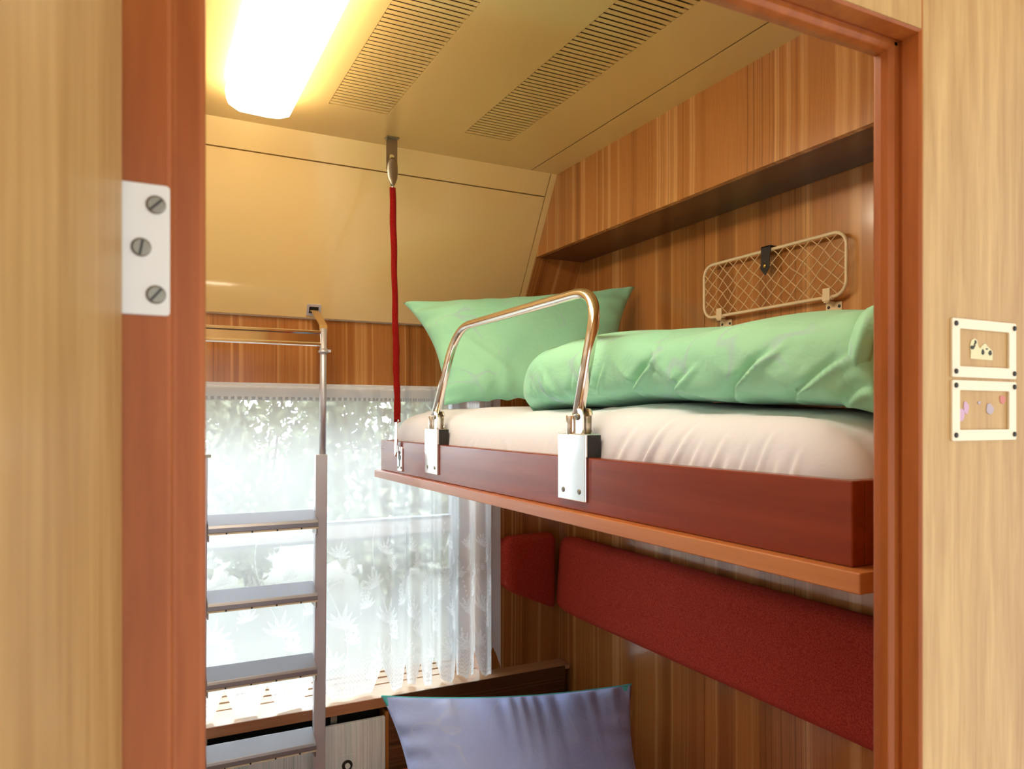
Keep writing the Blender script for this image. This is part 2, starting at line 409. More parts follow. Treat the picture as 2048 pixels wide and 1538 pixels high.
# lining profiles
mb = MB(); mb.prism([(.656, .4455), (.654, .4475), (.6525, .463), (.6545, .4685), (.649, .4685), (.644, .4715), (.642, .478), (.643, .486), (.650, .492), (.70, .492), (.70, .4455)], 'Z', 0, DZ+.03)
struct(mb.build('trim_1', M['mahogany'], bevel=.001), 'reddish stained wood lining at the right of the doorway', 'door frame')
mb = MB(); zt = DZ
mb.prism([(.4455, zt), (.4475, zt-.002), (.463, zt-.0035), (.4685, zt-.0015), (.4685, zt-.006), (.4715, zt-.010), (.478, zt-.0115), (.486, zt-.011), (.492, zt-.004), (.492, zt+.03), (.4455, zt+.03)], 'X', -.06, .66)
struct(mb.build('trim_2', M['mahogany'], bevel=.001), 'reddish stained wood lining across the top of the doorway', 'door frame')
mb = MB(); mb.prism([(-.06, .455), (.0165, .455), (.0185, .4565), (.0195, .460), (.0195, .4755), (.0225, .4765), (.0345, .4765), (.0375, .478), (.0385, .482), (.0385, .52), (-.06, .52)], 'Z', 0, DZ+.03)
struct(mb.build('trim_3', M['mahogany'], bevel=.0008), 'reddish stained wood jamb at the left of the doorway', 'door frame')

# open door leaf on the left
dl = bpy.data.objects.new('door_1', None); dl.location = (-.0055, .448, 0); dl.rotation_euler = (0, 0, math.radians(-188)); COL.objects.link(dl)
struct(dl, 'open pale oak door leaf at the left edge', 'door')
mb = MB(); mb.box(0, .036, .0, .60, .01, 2.0); mb.build('leaf', M['oak'], dl, bevel=.0015, origin=(0, 0, 0))

# corridor outer side, with the long window the daylight comes through
mb = MB(); mb.box(-1.6, 2.4, -.66, -.62, -.06, .45); mb.box(-1.6, 2.4, -.66, -.62, 2.15, 2.66)
for x in (-1.6, 2.32): mb.box(x, x+.08, -.66, -.62, .45, 2.15)
struct(mb.build('wall_corridor', M['oak']), 'outer corridor wall with a long window', 'wall')

# ------------------------------------------------------------------ window
w1 = bpy.data.objects.new('window_1', None); w1.location = (.6, 2.86, WZ0); COL.objects.link(w1)
struct(w1, 'carriage window behind the lace curtain', 'window')
mb = MB(); f = .035
mb.box(WX0, WX0+f, 2.855, 2.90, WZ0, WZ1); mb.box(WX1-f, WX1, 2.855, 2.90, WZ0, WZ1)
mb.box(WX0, WX1, 2.855, 2.90, WZ0, WZ0+f); mb.box(WX0, WX1, 2.855, 2.90, WZ1-.03, WZ1)
mb.build('window_frame', M['frame_grey'], w1, .003)
mb = MB(); mb.box(WX0+f, WX1-f, 2.850, 2.895, 1.238, 1.250, 0); mb.box(WX0+f, WX1-f, 2.845, 2.895, 1.186, 1.238, 1); mb.box(WX0+f, WX1-f, 2.850, 2.895, 1.172, 1.186, 0)
mb.build('transom', [M['frame_grey'], M['white_metal']], w1)
for za, zb in ((WZ0+f, 1.172), (1.25, WZ1-.03)):
    mb = MB(); mb.box(WX0+f, WX1-f, 2.874, 2.878, za, zb); mb.build('pane', M['glass'], w1)
# sill with air slots
mb = MB(); zs = .654
rows = [(2.575, 2.700), (2.711, 2.765), (2.781, 2.828), (2.844, 2.86)]
for a, b in rows: mb.box(WX0, WX1 if a > 2.69 else XR-.004, a, min(b, 2.86), zs-.016, zs)
mb.box(WX0, WX1, 2.66, 2.86, zs-.034, zs-.03, 1)
mb.box(WX0, WX1, 2.700, 2.7105, zs-.03, zs-.012, 2)
for x in (-.35, .02, .52, 1.17): mb.box(x, x+.025, 2.70, 2.86, zs-.0165, zs-.0005)
mb.build('window_sill', [M['sill_wood'], M['slot'], M['sill_edge']], w1)
mb = MB(); mb.box(WX0, .815, 2.571, 2.589, zs-.036, zs-.0005); mb.build('sill_edge', M['sill_edge'], w1, .001)

# board under the sill, right of the washbasin cabinet
t = thing('radiator_cover', (1.18, 2.6, 0), 'dark brown wooden cover board under the sill behind the lavender pillow', 'cover board')
mb = MB(); mb.box(.815, 1.548, 2.571, 2.589, .08, zs-.0005); mb.build('front_board', M['stripe_dark'], t, .001)
mb = MB(); mb.box(1.530, 1.546, 2.589, 2.655, .0, zs-.018); mb.build('end_board', M['stripe_dark'], t)
mb = MB(); mb.box(.83, 1.53, 2.60, 2.625, .0, .10); mb.build('plinth', M['dark'], t)

# ------------------------------------------------------------------ overhead box
t = thing('overhead_locker', (XL, 1.4, 2.262), 'long striped wood box along the top of the right wall below the ceiling', 'overhead box')
def yz(x0, x1, z0, z1, mb, mat=0):   # panel whose far end follows the slope
    a = [(x0, .51, z0), (x1, .51, z0), (x1, .51, z1), (x0, .51, z1)]
    b = [(x0, ys(z0), z0), (x1, ys(z0), z0), (x1, ys(z1), z1), (x0, ys(z1), z1)]
    mb.hexa(a, b, mat)
mb = MB(); yz(XL, XL+.018, 2.262, ZC, mb); mb.build('front_panel', M['stripe_y'], t)
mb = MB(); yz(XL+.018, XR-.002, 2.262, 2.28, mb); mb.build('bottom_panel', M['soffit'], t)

# ------------------------------------------------------------------ ceiling lamp
t = thing('ceiling_lamp', (.30, 1.5, ZC), 'long lit white ceiling lamp beside the slotted vents', 'lamp')
def lamp_ring(w, yb, z):
    c = .30; ch = .045*w/.08
    return [(c-w, yb-ch, z), (c-w*.62, yb-.008, z), (c+w*.35, yb, z), (c+w*.72, yb-.006, z), (c+w, yb-ch*.7, z), (c+w, .85, z), (c-w, .85, z)]
mb = MB(); mb.loft([lamp_ring(.088, 2.135, ZC-.012), lamp_ring(.084, 2.128, ZC-.04), lamp_ring(.078, 2.12, ZC-.058)], smooth=False)
mb.build('diffuser', M['lamp'], t, .004)
mb = MB(); mb.box(.225, .375, .90, 2.09, ZC-.012, ZC-.0005); mb.build('base', M['white_metal'], t)

# ------------------------------------------------------------------ upper bunk
XF = .7306; YN, YF = .58, 2.396
bunk = thing('upper_bunk', (1.15, 1.49, 1.455), 'upper folding bunk of dark stained wood hanging on a red strap', 'bunk')
mb = MB(); mb.box(XF, XF+.022, YN, YF, 1.479, 1.578); mb.build('side_rail', M['rail_wood'], bunk, .002)
mb = MB(); mb.box(XF+.022, 1.565, YN, YN+.02, 1.479, 1.578); mb.build('end_board', M['rail_wood'], bunk, .002)
mb = MB(); mb.box(XF+.022, 1.565, YF-.02, YF, 1.479, 1.578); mb.build('end_board', M['rail_wood'], bunk, .002)
mb = MB(); mb.box(.711, .748, .555, 2.405, 1.455, 1.4788); mb.box(.748, 1.57, .555, .59, 1.455, 1.4788); mb.box(.748, 1.57, 2.37, 2.405, 1.455, 1.4788)
mb.build('edge_strip', M['ledge_wood'], bunk, .0015)
mb = MB(); mb.box(.748, 1.57, .59, 2.37, 1.460, 1.478); mb.build('base_panel', M['stripe_dark'], bunk)
# lock plate for the strap
mb = MB(); mb.prism(rrect(2.168, 2.214, 1.487, 1.562, .006), 'X', XF-.004, XF)
pl = mb.build('strap_plate', M['chrome'], bunk, .0008)
mb = MB(); mb.prism([(2.196, 1.500), (2.188, 1.502), (2.186, 1.520), (2.179, 1.524), (2.178, 1.534), (2.186, 1.537), (2.189, 1.548), (2.195, 1.549), (2.196, 1.537), (2.203, 1.533), (2.203, 1.525), (2.196, 1.521)], 'X', XF-.0046, XF-.004)
mb.build('keyhole', M['pin'], pl)
for p in ((2.176, 1.498), (2.207, 1.498)): screw(pl, (XF-.004, *p), .004)
# guard rail
gr_path = bend([(.7215, 1.925, 1.640), (.7335, 1.925, 1.667), (.803, 1.888, 1.898), (.803, 1.232, 1.899), (.738, 1.184, 1.672), (.7215, 1.184, 1.640)], .085, 10)
gr_path = bend([(.738, 1.920, 1.655), (.803, 1.920, 1.900), (.803, 1.205, 1.902), (.738, 1.180, 1.655)], .09, 12)
mb = MB(); mb.tube(gr_path, .0115, 16); gr = mb.build('guard_rail', M['nickel'], bunk)
for yc, w in ((1.916, .0475), (1.183, .0485)):
    mb = MB(); mb.box(XF-.006, XF, yc-w, yc+w, 1.497, 1.620); mb.box(XF-.006, XF+.026, yc-w, yc+w, 1.617, 1.621)
    br = mb.build('mounting_bracket', M['chrome'], bunk, .0015)
    mb = MB(); mb.box(XF+.026, XF+.0275, yc-w, yc+w*.9, 1.56, 1.619); mb.box(XF-.0, XF+.027, yc-w-.0012, yc-w, 1.565, 1.619)
    mb.build('rubber_pad', M['rubber'], br)
    mb = MB(); mb.cyl((XF+.004, yc+.012, 1.619), (XF+.004, yc+.012, 1.655), .0115, 16)
    mb.prism(rrect(yc-.030, yc+.004, 1.619, 1.668, .012), 'X', XF+.001, XF+.004); mb.prism(rrect(yc-.030, yc+.004, 1.619, 1.668, .012), 'X', XF+.020, XF+.023)
    mb.build('hinge_socket', M['nickel'], br, .0008)
    screw(br, (XF+.001, yc-.012, 1.652), .006, h=.003)
    for q in (-.028, .028): screw(br, (XF-.006, yc+q, 1.515), .005)

# mattress with sheet
MX0, MX1, MYA, MYB, MZ = XF+.026, 1.560, .600, 2.388, 1.484
def m_top(y):
    e = max(0, min((y-MYA)/.12, (MYB-y)/.09, 1)); ef = math.sqrt(max(0, 1-(1-e)**2))
    return 1.50+.178*(.45+.55*ef)+.004*math.sin(y*7)+.003*math.sin(y*17+1), ef
def m_z(x, y):
    top, ef = m_top(y); u_ = min(1, abs((x-(MX0+MX1)/2)/((MX1-MX0)/2-.02)))
    return MZ+(top-MZ)*(.5+.5*(1-u_**4.5)**(1/4.5))
CREASES = [(1.13, -.16, .8, .010, .016), (1.05, -.14, .95, .014, .014), (.985, -.15, .9, .012, .013), (.93, -.12, .7, .010, .010), (.885, -.12, .75, .010, .010),
           (.85, -.10, .6, .008, .008), (.815, -.09, .7, .009, .008), (.78, -.08, .8, .009, .008), (.745, -.07, .6, .008, .007), (.715, -.06, .7, .007, .007), (1.20, -.2, .5, .006, .012),
           (1.30, .10, .4, .006, .015), (1.42, .25, .6, .008, .02), (1.50, .28, .5, .007, .02), (1.58, .3, .55, .008, .02), (1.68, .25, .4, .005, .02), (1.80, -.2, .6, .006, .02), (2.02, -.25, .7, .008, .02), (2.10, -.2, .6, .006, .02), (2.2, -.2, .6, .007, .02)]
def mattress():
    ny, nc = 420, 84; rings = []
    for i in range(ny+1):
        y = MYA+(MYB-MYA)*i/ny; top, ef = m_top(y); inset = .05*(1-ef); ring = []
        for k in range(nc):
            a = 2*pi*k/nc; ca, sa = math.cos(a), math.sin(a)
            r = (abs(ca)**4.5+abs(sa)**4.5)**(-1/4.5)
            px = (MX0+MX1)/2+r*ca*((MX1-MX0)/2-inset); pz = (MZ+top)/2+r*sa*(top-MZ)/2
            if sa > 0:                          # the duvet presses the sheet down
                dent = .004+.013*min(1, max(0, (1.0-y)/.25))
                pz -= dent*min(1, max(0, (px-.785)/.03))*min(1, max(0, (1.26-px)/.05))*min(1, max(0, (1.85-y)/.06))*min(1, sa*3)
            if ca < 0 and abs(r*ca) > .75:
                h = (pz-MZ)/(top-MZ)
                px += .050*max(0, h-.35)**1.6
                for y0_, tl_, ln_, am_, wd_ in CREASES:
                    d = y-(y0_+tl_*h*.75)
                    if abs(d) < wd_*4 and h < ln_:
                        e_ = (1-(h/ln_)**2)
                        px -= am_*e_*(math.exp(-(d/(wd_*.55))**2)-.75*math.exp(-((d-wd_)/(wd_*.8))**2))
            ring.append((px, y, pz))
        rings.append(ring)
    return MB().loft(rings)
mt = mattress().build('mattress', M['sheet'], None, origin=(1.15, 1.5, 1.484))
tag(mt, 'mattress in a white fitted sheet on the upper bunk', 'mattress')

def pillow(name, mat, TL, TR, BR, BL, thick, label, pinch=.06, side=1, seed=0, gather=0.0, edge_mat=None, n=90, back=None):
    """cushion between four corners; front bulges towards the corridor"""
    TL, TR, BR, BL = map(Vector, (TL, TR, BR, BL)); nrm = (TR-TL).cross(BL-TL).normalized()*side
    r_ = np.random.default_rng(seed); ph = r_.uniform(0, 6.28, 12)
    ctr = (TL+TR+BR+BL)/4; up = ((TL+TR)-(BL+BR)).normalized(); rt = ((TR+BR)-(TL+BL)).normalized()
    mb = MB(); grids = []
    for sgn in (1, -1):
        V = []
        for i in range(n+1):
            for j in range(n+1):
                u, v = -1+2*i/n, -1+2*j/n
                # pull edge midpoints inwards so that corners stay pointed
                uu = u*(1-pinch*(1-v*v)*abs(u)**3); vv = v*(1-pinch*(1-u*u)*abs(v)**3)
                a, b = (uu+1)/2, (vv+1)/2
                p = (BL*(1-a)+BR*a)*(1-b)+(TL*(1-a)+TR*a)*b
                q = max(0, 1-abs(u)**2.6)*max(0, 1-abs(v)**2.6)
                t_ = thick*q**.55
                # creases
                eu, ev = 1-abs(u), 1-abs(v)
                cr = .0
                cr += .010*math.exp(-ev*5)*(1-math.exp(-ev*40))*math.sin(u*19+ph[0]+2*math.sin(u*5+ph[1]))*(1 if v < 0 else .35+gather)
                cr += .010*math.exp(-eu*5)*(1-math.exp(-eu*40))*math.sin(v*14+ph[2]+2*math.sin(v*4+ph[3]))
                cr += .004*math.sin(3*u+5*v+ph[4])*q+.003*math.sin(9*u-4*v+ph[5])*q
                cr += .006*math.exp(-((u*.9+v*.5+.55)/.05)**2)*q+.005*math.exp(-((u*.8-v*.5+.75)/.05)**2)*q
                if gather and v > 0:
                    g_ = math.exp(-((u-.15)/.5)**2)*math.exp(-ev*2.6)*(1-math.exp(-ev*30))
                    cr += .034*gather*g_*(abs(math.sin(u*24+1.2*math.sin(u*9+ph[6])))-.5)
                off = t_*(1 if sgn > 0 else .7)+cr*(1 if q > .001 else 0)
                V.append(p+nrm*off*sgn)
        F = []
        for i in range(n):
            for j in range(n):
                k = i*(n+1)+j; F.append((k, k+n+1, k+n+2, k+1) if sgn > 0 else (k, k+1, k+n+2, k+n+1))
        mb.add(V, F, 0 if sgn > 0 or back is None else 1, True)
    o = mb.build(name, [mat]+([back] if back else []), None, origin=(BL+BR)/2)
    if back:
        pp = []
        for i in range(41):
            u = -1+2*i/40; b = (1-pinch*(1-u*u)+1)/2; a = (u+1)/2
            pp.append((BL*(1-a)+BR*a)*(1-b)+(TL*(1-a)+TR*a)*b-nrm*.002)
        mp_ = MB(); mp_.tube(pp, .0035, 8); mp_.build('piping', back, o)
    return tag(o, label, 'pillow', 'pillows')
p_up = pillow('pillow', M['green'], (.815, 2.42, 2.042), (1.548, 2.105, 2.105), (1.40, 1.96, 1.695), (.865, 2.17, 1.690), .085,
              'light green pillow propped upright at the far end of the upper bunk', pinch=.125, side=-1, seed=3)
p_lo = pillow('pillow', M['lav'], (.672, 2.20, .802), (1.385, 1.90, .818), (1.33, 1.68, .42), (.70, 1.98, .42), .10,
              'lavender blue pillow standing on the lower berth under the window sill', pinch=.09, side=-1, seed=9, gather=1.0, back=M['teal'])

# folded duvet
DCR = [(.80, .55, .0, .62, .010, .012), (.92, .50, .0, .70, .014, .016), (1.04, .42, .0, .55, .012, .014), (1.16, .40, .05, .75, .013, .018), (1.27, .25, .1, .6, .008, .014), (1.38, .12, .0, .5, .009, .014), (1.47, -.10, .0, .55, .009, .012), (1.55, -.15, .0, .45, .008, .012), (.70, .4, .0, .5, .009, .012), (.98, -.2, .45, .9, .006, .02), (1.22, -.15, .4, .9, .006, .02)]
def duvet():
    ny, nc = 340, 96; rings = []; ya, yb = .615, 1.70
    for i in range(ny+1):
        t_ = i/ny; y = ya+(yb-ya)*t_
        e0 = min((y-ya)/.05, 1); e1 = min((yb-y)/.17, 1)
        ef = math.sqrt(max(0, 1-(1-e1)**2))**.8*(.72+.28*math.sqrt(max(0, 1-(1-e0)**2)))
        hh = .117+.032*max(0, min(1, (y-.7)/.75))+.005*math.sin(y*11)
        hw = .195+.008*math.sin(y*5+2)
        cx = 1.010+.008*math.sin(y*6); ring = []
        zb = 1.686
        for k in range(nc):
            a = 2*pi*k/nc; ca, sa = math.cos(a), math.sin(a)
            n_ = 2.7; r = (abs(ca)**n_+abs(sa)**n_)**(-1/n_)
            px = cx+r*ca*hw*(.55+.45*ef)
            pz = zb+hh*ef*.5*(1+r*sa)
            h = (1+sa)/2
            # diagonal folds falling to the front edge
            if ca < .3:
                ph = y-.22*h
                wr_ = abs(math.sin(ph*15+1.2*math.sin(ph*6)))**.5
                wr2 = math.sin(ph*38+2*math.sin(ph*9))
                env = max(0, 1-abs(h-.28)/.5)
                px += (.014*(wr_-.75)+.004*wr2)*env
                pz += .004*wr2*env*h
            if ca < .2:
                for y0_, tl_, h0_, h1_, am_, wd_ in DCR:
                    d = y-(y0_-tl_*h*.5)
                    if abs(d) < wd_*4 and h0_ <= h <= h1_:
                        e_ = math.sin(pi*(h-h0_+.12)/(h1_-h0_+.12))*min(1, (h1_-h)/.1)
                        px -= am_*e_*(math.exp(-(d/(wd_*.6))**2)-.8*math.exp(-((d-wd_)/(wd_*.9))**2))
            if sa > 0: pz += .004*math.sin(y*23+px*30)*sa
            yy = y+.45*(px-1.0)*max(0, (t_-.55)/.45)+.55*(px-.82)*max(0, (.22-t_)/.22)
            lo = m_z(px, yy)-.001-.012*min(1, max(0, (.95-yy)/.25)); hi = 1-min(1, (pz-1.686)/(hh*.9))
            pz = max(pz+(lo-1.686)*max(0, hi), lo)
            ring.append((px, yy, pz))
        rings.append(ring)
    return MB().loft(rings)
root = thing('duvet', (1.0, 1.28, 1.68), 'light green duvet folded into a long roll on the upper bunk', 'duvet')
duvet().build('roll', M['green'], root)
mb = MB(); rr_ = []
for i in range(7):
    y = .655-.006*i; sc = 1.035-.02*abs(i-3)
    rr_.append([(1.010+.197*sc*math.cos(a)*(abs(math.cos(a))**2.7+abs(math.sin(a))**2.7)**(-1/2.7), y-.02*math.sin(a), 1.686+.062*(1+sc*math.sin(a)*(abs(math.cos(a))**2.7+abs(math.sin(a))**2.7)**(-1/2.7))) for a in [2*pi*k/48 for k in range(48)]])
rr_ = [[(x, y+.5*(x-.82), max(z, m_z(x, y+.5*(x-.82))-.013)) for x, y, z in r] for r in rr_]
mb.loft(rr_); mb.build('folded_edge', M['green'], root)

# ------------------------------------------------------------------ strap and its ceiling bracket
t = thing('ceiling_bracket', (.722, 2.25, ZC), 'grey metal bracket on the ceiling holding the red strap', 'bracket')
mb = MB(); xa, xb = .7045, .7395; ho = rrect(.7145, .7295, 2.452, 2.478, .006)
outer = rrect(xa, xb, 2.425, ZC-.004, .006)
ring0 = [(x, 2.2515, z) for x, z in outer]; ring1 = [(x, 2.2555, z) for x, z in outer]
in0 = [(x, 2.2515, z) for x, z in ho]; in1 = [(x, 2.2555, z) for x, z in ho]
mb.loft([in0, ring0, ring1, in1, in0], smooth=False, caps=False); mb.build('slotted_plate', M['steel'], t)
mb = MB(); mb.box(xa-.003, xb+.003, 2.238, 2.268, ZC-.004, ZC-.0002); mb.build('foot', M['steel'], t, .001)
t = thing('bunk_strap', (.7235, 2.23, 1.49), 'red plush strap with metal hooks holding up the far corner of the upper bunk', 'strap')
pts = []; rad = []
n = 60
for i in range(n+1):
    k = i/n; z = 2.372-(2.372-1.637)*k; y = 2.249-.050*k
    kn = max(0, (k-.45))*1.8 if k < .86 else max(0, (1-k)*4)
    wob = math.sin(k*75)*.0013*min(1, kn)
    pts.append((.723+.0008*math.sin(k*30), y, z)); rad.append(.0102+wob+.0006*math.sin(k*11)+(.0012 if k > .9 else 0))
mb = MB(); mb.tube(pts, rad, 16, flat=.6, flat_dir=(0, 1, 0)); mb.build('webbing', M['red_strap'], t)
mb = MB()
hk = [(2.376, .004), (2.386, .0095), (2.402, .0155), (2.425, .0175), (2.445, .0165), (2.458, .012), (2.466, .005)]
mb.loft([[(.7225+r*math.cos(a), 2.247+.0038*math.sin(a), z) for a in [2*pi*k/20 for k in range(20)]] for z, r in hk])
mb.build('top_hook', M['steel'], t)
mb = MB(); mb.cyl((.7225, 2.2485, 2.362), (.7225, 2.2475, 2.386), .003, 8); mb.build('ring', M['chrome'], t)
mb = MB()
mb.prism([(2.214, 1.646), (2.186, 1.646), (2.186, 1.640), (2.193, 1.634), (2.193, 1.585), (2.198, 1.545), (2.214, 1.53), (2.218, 1.545), (2.214, 1.60), (2.211, 1.634), (2.214, 1.640)], 'X', .7185, .7235)
mb.build('bottom_hook', M['chrome'], t, .001)

# ------------------------------------------------------------------ luggage net on the right wall
t = thing('net_pocket', (XR, 1.5, 1.95), 'cord net pocket in a rounded cream wire frame on the right wall', 'net pocket')
xn = XR-.022; ya, yb, za, zb = 1.250, 1.758, 1.953, 2.111
fp = [(xn, y, z) for y, z in rrect(ya, yb, za, zb, .036, 8)]; fp.append(fp[0]); fp.append(fp[1])
mb = MB(); mb.tube(fp, .0046, 10); mb.build('wire_frame', M['enamel'], t)
mb = MB()
def sag(y, z):
    c = ((y-ya)/(yb-ya)-.5)*2; d = ((z-za)/(zb-za)-.5)*2
    return xn-.004*(1-c*c)*(1-d*d)
def clip_line(p, q):
    # clip to the frame rectangle
    (y0_, z0_), (y1_, z1_) = p, q; t0, t1 = 0, 1; dy, dz = y1_-y0_, z1_-z0_
    for pp, qq in ((-dy, y0_-ya), (dy, yb-y0_), (-dz, z0_-za), (dz, zb-z0_)):
        if abs(pp) < 1e-9:
            if qq < 0: return None
        else:
            r = qq/pp
            if pp < 0: t0 = max(t0, r)
            else: t1 = min(t1, r)
    return None if t0 >= t1-.02 else (t0, t1)
for sgn in (1, -1):
    for k in range(-8, 24):
        yb0 = ya+k*.0425; p = (yb0, za-.02 if sgn > 0 else zb+.02); q = (yb0+.24, za+.20 if sgn > 0 else zb-.20)
        c = clip_line(p, q)
        if not c: continue
        pl_ = []
        for i in range(13):
            tt = c[0]+(c[1]-c[0])*i/12
            y = p[0]+(q[0]-p[0])*tt; z = p[1]+(q[1]-p[1])*tt
            e = min(i, 12-i)/6
            y += .004*math.sin(z*70+k*1.7)*min(1, e); z += .003*math.sin(y*60+k)*min(1, e)
            pl_.append((sag(y, z)+.0008*sgn, y, z))
        mb.tube(pl_, .0014, 6)
mb.build('net', M['cord'], t)
mb = MB(); tabp = [(1.486, 2.122), (1.520, 2.122), (1.521, 2.075), (1.523, 2.062), (1.506, 2.042), (1.489, 2.062), (1.490, 2.075)]
mb.prism(tabp, 'X', xn-.0085, xn-.0062); mb.box(xn-.0085, XR, 1.486, 1.520, 2.118, 2.1215)
tab = mb.build('leather_tab', M['black'], t, .0005); tab['label'] = 'black leather tab'
mb = MB(); mb.tube([(xn-.0083, 1.506, 2.068), (xn-.0105, 1.506, 2.068), (xn-.0112, 1.506, 2.068)], [.006, .0055, .002], 14); mb.build('snap', M['brass'], tab)
for yc in (1.305, 1.688):
    mb = MB(); mb.prism(rrect(yc-.026, yc+.022, 1.918, 1.942, .003), 'X', XR-.003, XR-.0002); mb.box(xn-.006, XR-.003, yc-.008, yc+.008, 1.9395, 1.943)
    mb.box(xn-.008, xn-.005, yc-.012, yc+.010, 1.943, 1.975); mb.cyl((xn, yc-.016, 1.951), (xn, yc+.014, 1.951), .0065, 10)
    hg = mb.build('hinge', M['enamel'], t, .0005)
    for q in (-.019, .013): screw(hg, (XR-.003, yc+q, 1.930), .004, mat='pin', slot=False)

# ------------------------------------------------------------------ backrest cushions of the lower berth
def cushion(x_face, y0, y1, z0, z1, d, r, mb, lean=0.0):
    """long upholstered bolster on the right wall"""
    n = 40; rings = []
    for i in range(n+1):
        y = y0+(y1-y0)*i/n
        e = min(i, n-i); k = min(1, e/3); s = math.sqrt(max(0, 1-(1-k)**2))
        prof = rrect(0, d, z0, z1, r, 7); cz = (z0+z1)/2; ring = []
        for a, z in prof:
            hz = (z-z0)/(z1-z0)
            bulge = .012*math.sin(pi*min(1, max(0, hz)))*(a/d)
            x = XR-.002-(a*(.8+.2*s)+bulge*s+lean*(1-hz)*(a/d))
            ring.append((x, y, cz+(z-cz)*(.93+.07*s)))
        rings.append(ring)
    mb.loft(rings); return mb
t = cushion(1.49, .60, 2.555, .885, 1.185, .072, .035, MB(), .02).build('backrest_cushion', M['red_wool'], None, origin=(XR, 1.5, .9))
tag(t, 'long rust red backrest cushion on the right wall under the bunk', 'cushion')
mb = MB(); n = 20; rings = []
y_w = YW
for i in range(n+1):
    k = i/n; x = 1.283+(1.512-1.283)*k; e = min(1, i/4, (n-i)/1.5); s = math.sqrt(max(0, 1-(1-e)**2))
    zt = 1.146+.038*s+.004*k; zbot = .985-.10*k-.028*s+.025; dp = .070+.03*k*0
    ring = []
    for a, z in rrect(0, .088, zbot, zt, .03, 6): ring.append((x, YW-.001-a*(.72+.28*s), z))
    rings.append(ring)
mb.loft(rings)
t = mb.build('headrest_cushion', M['red_wool'], None, origin=(1.42, YW, .95))
tag(t, 'short rust red headrest cushion in the corner between curtain and long backrest', 'cushion')

# lower berth (carries the lavender pillow)
t = thing('lower_berth', (1.1, 1.5, 0), 'lower berth in rust red upholstery below the backrest cushion', 'berth')
mb = MB(); mb.box(.73, XR-.003, .56, 2.52, .0, .26); mb.build('base', M['stripe_dark'], t, .003)
mb = MB(); mb.box(.72, XR-.003, .55, 2.53, .26, .415); mb.build('seat', M['red_wool'], t, .03, seg=4)

# ------------------------------------------------------------------ washbasin cabinet under the sill
t = thing('washbasin_cabinet', (.4, 2.6, 0), 'pale striped washbasin cabinet under the window sill behind the ladder', 'cabinet')
mb = MB(); mb.box(-.34, .800, 2.572, 2.59, .06, .583); dr = mb.build('door', M['white_stripe'], t, .0015)
mb = MB(); mb.box(.802, .814, 2.575, 2.655, .0, .60); mb.build('side_panel', M['stripe_x'], t)
mb = MB(); mb.box(-.34, .80, 2.65, 2.658, .06, .61); mb.build('carcass', M['dark'], t)
for x in (.612, .19):
    mb = MB(); mb.box(x, x+.022, 2.60, 2.615, .08, .618); mb.build('post', M['steel'], t)
mb = MB(); mb.prism(rrect(.633, .693, .40, .475, .012), 'Y', 2.5705, 2.572); lkp = mb.build('lock_plate', M['white_stripe'], dr)
mb = MB(); mb.cyl((.662, 2.5705, .440), (.662, 2.566, .440), .0185, 24); ll = mb.build('lock', M['pin'], dr)
mb = MB(); mb.cyl((.662, 2.5675, .440), (.662, 2.560, .440), .009, 20); mb.build('knob', M['white_metal'], ll)

# ------------------------------------------------------------------ ladder
t = thing('ladder', (.37, 2.46, 0), 'aluminium bunk ladder hooked to the yellow panel in front of the lace curtain', 'ladder')
def lx(side, z): return (.552 if side > 0 else .186)-(.010*(1.94-z)/1.4)
for sd in (1, -1):
    mb = MB(); prof = lambda z, w, d: [(lx(sd, z)-w, 2.47-d, z), (lx(sd, z)+w, 2.47-d, z), (lx(sd, z)+w, 2.47+d, z), (lx(sd, z)-w, 2.47+d, z)]
    mb.loft([prof(.005, .019, .013), prof(1.53, .019, .013)], smooth=False); mb.build('side_rail', M['alu'], t, .002)
    mb = MB(); mb.tube([(lx(sd, 1.53)+.006*sd, 2.472, 1.53), (lx(sd, 1.95)+.006*sd, 2.472, 1.945)], .0112, 16); up_ = mb.build('upper_tube', M['alu'], t)
    mb = MB(); x = lx(sd, 1.88)+.006*sd; mb.tube([(x, 2.472, 1.865), (x, 2.472, 1.873), (x, 2.472, 1.873), (x, 2.472, 1.880)], [.0165, .0165, .013, .013], 16)
    mb.box(x-.022 if sd < 0 else x, x+.0 if sd < 0 else x+.024, 2.466, 2.478, 1.868, 1.876); mb.build('collar', M['alu'], up_)
    mb = MB(); x = lx(sd, 1.94)+.006*sd
    hp = [(x, 2.474, 1.925), (x, 2.490, 1.970), (x, 2.560, 2.012), (x, 2.612, 2.022), (x, 2.628, 2.026)]
    mb.prism([(2.468, 1.935), (2.474, 1.935), (2.478, 1.955), (2.60, 2.016), (2.632, 2.022), (2.632, 2.027), (2.598, 2.021), (2.473, 1.959)], 'X', x-.0125, x+.0125); mb.build('hook', M['hook'], t, .0008)
    if sd < 0:
        mb = MB(); x = lx(sd, 1.53); mb.box(x-.02, x+.028, 2.455, 2.485, 1.528, 1.537); mb.build('sleeve_cap', M['steel'], t)
    mb = MB(); mb.box(lx(sd, 0)-.021, lx(sd, 0)+.021, 2.455, 2.487, .0, .03); mb.build('rubber_foot', M['rubber'], t, .003)
mb = MB(); xa, xb = lx(-1, 1.92)+.004, lx(1, 1.92)
bar = [(2.470, 1.886), (2.466, 1.889), (2.466, 1.895), (2.4690, 1.899), (2.4695, 1.925), (2.466, 1.929), (2.466, 1.935), (2.470, 1.938), (2.478, 1.938), (2.478, 1.886)]
mb.prism(bar, 'X', xa, xb)
mb.build('top_crossbar', M['chrome'], t)
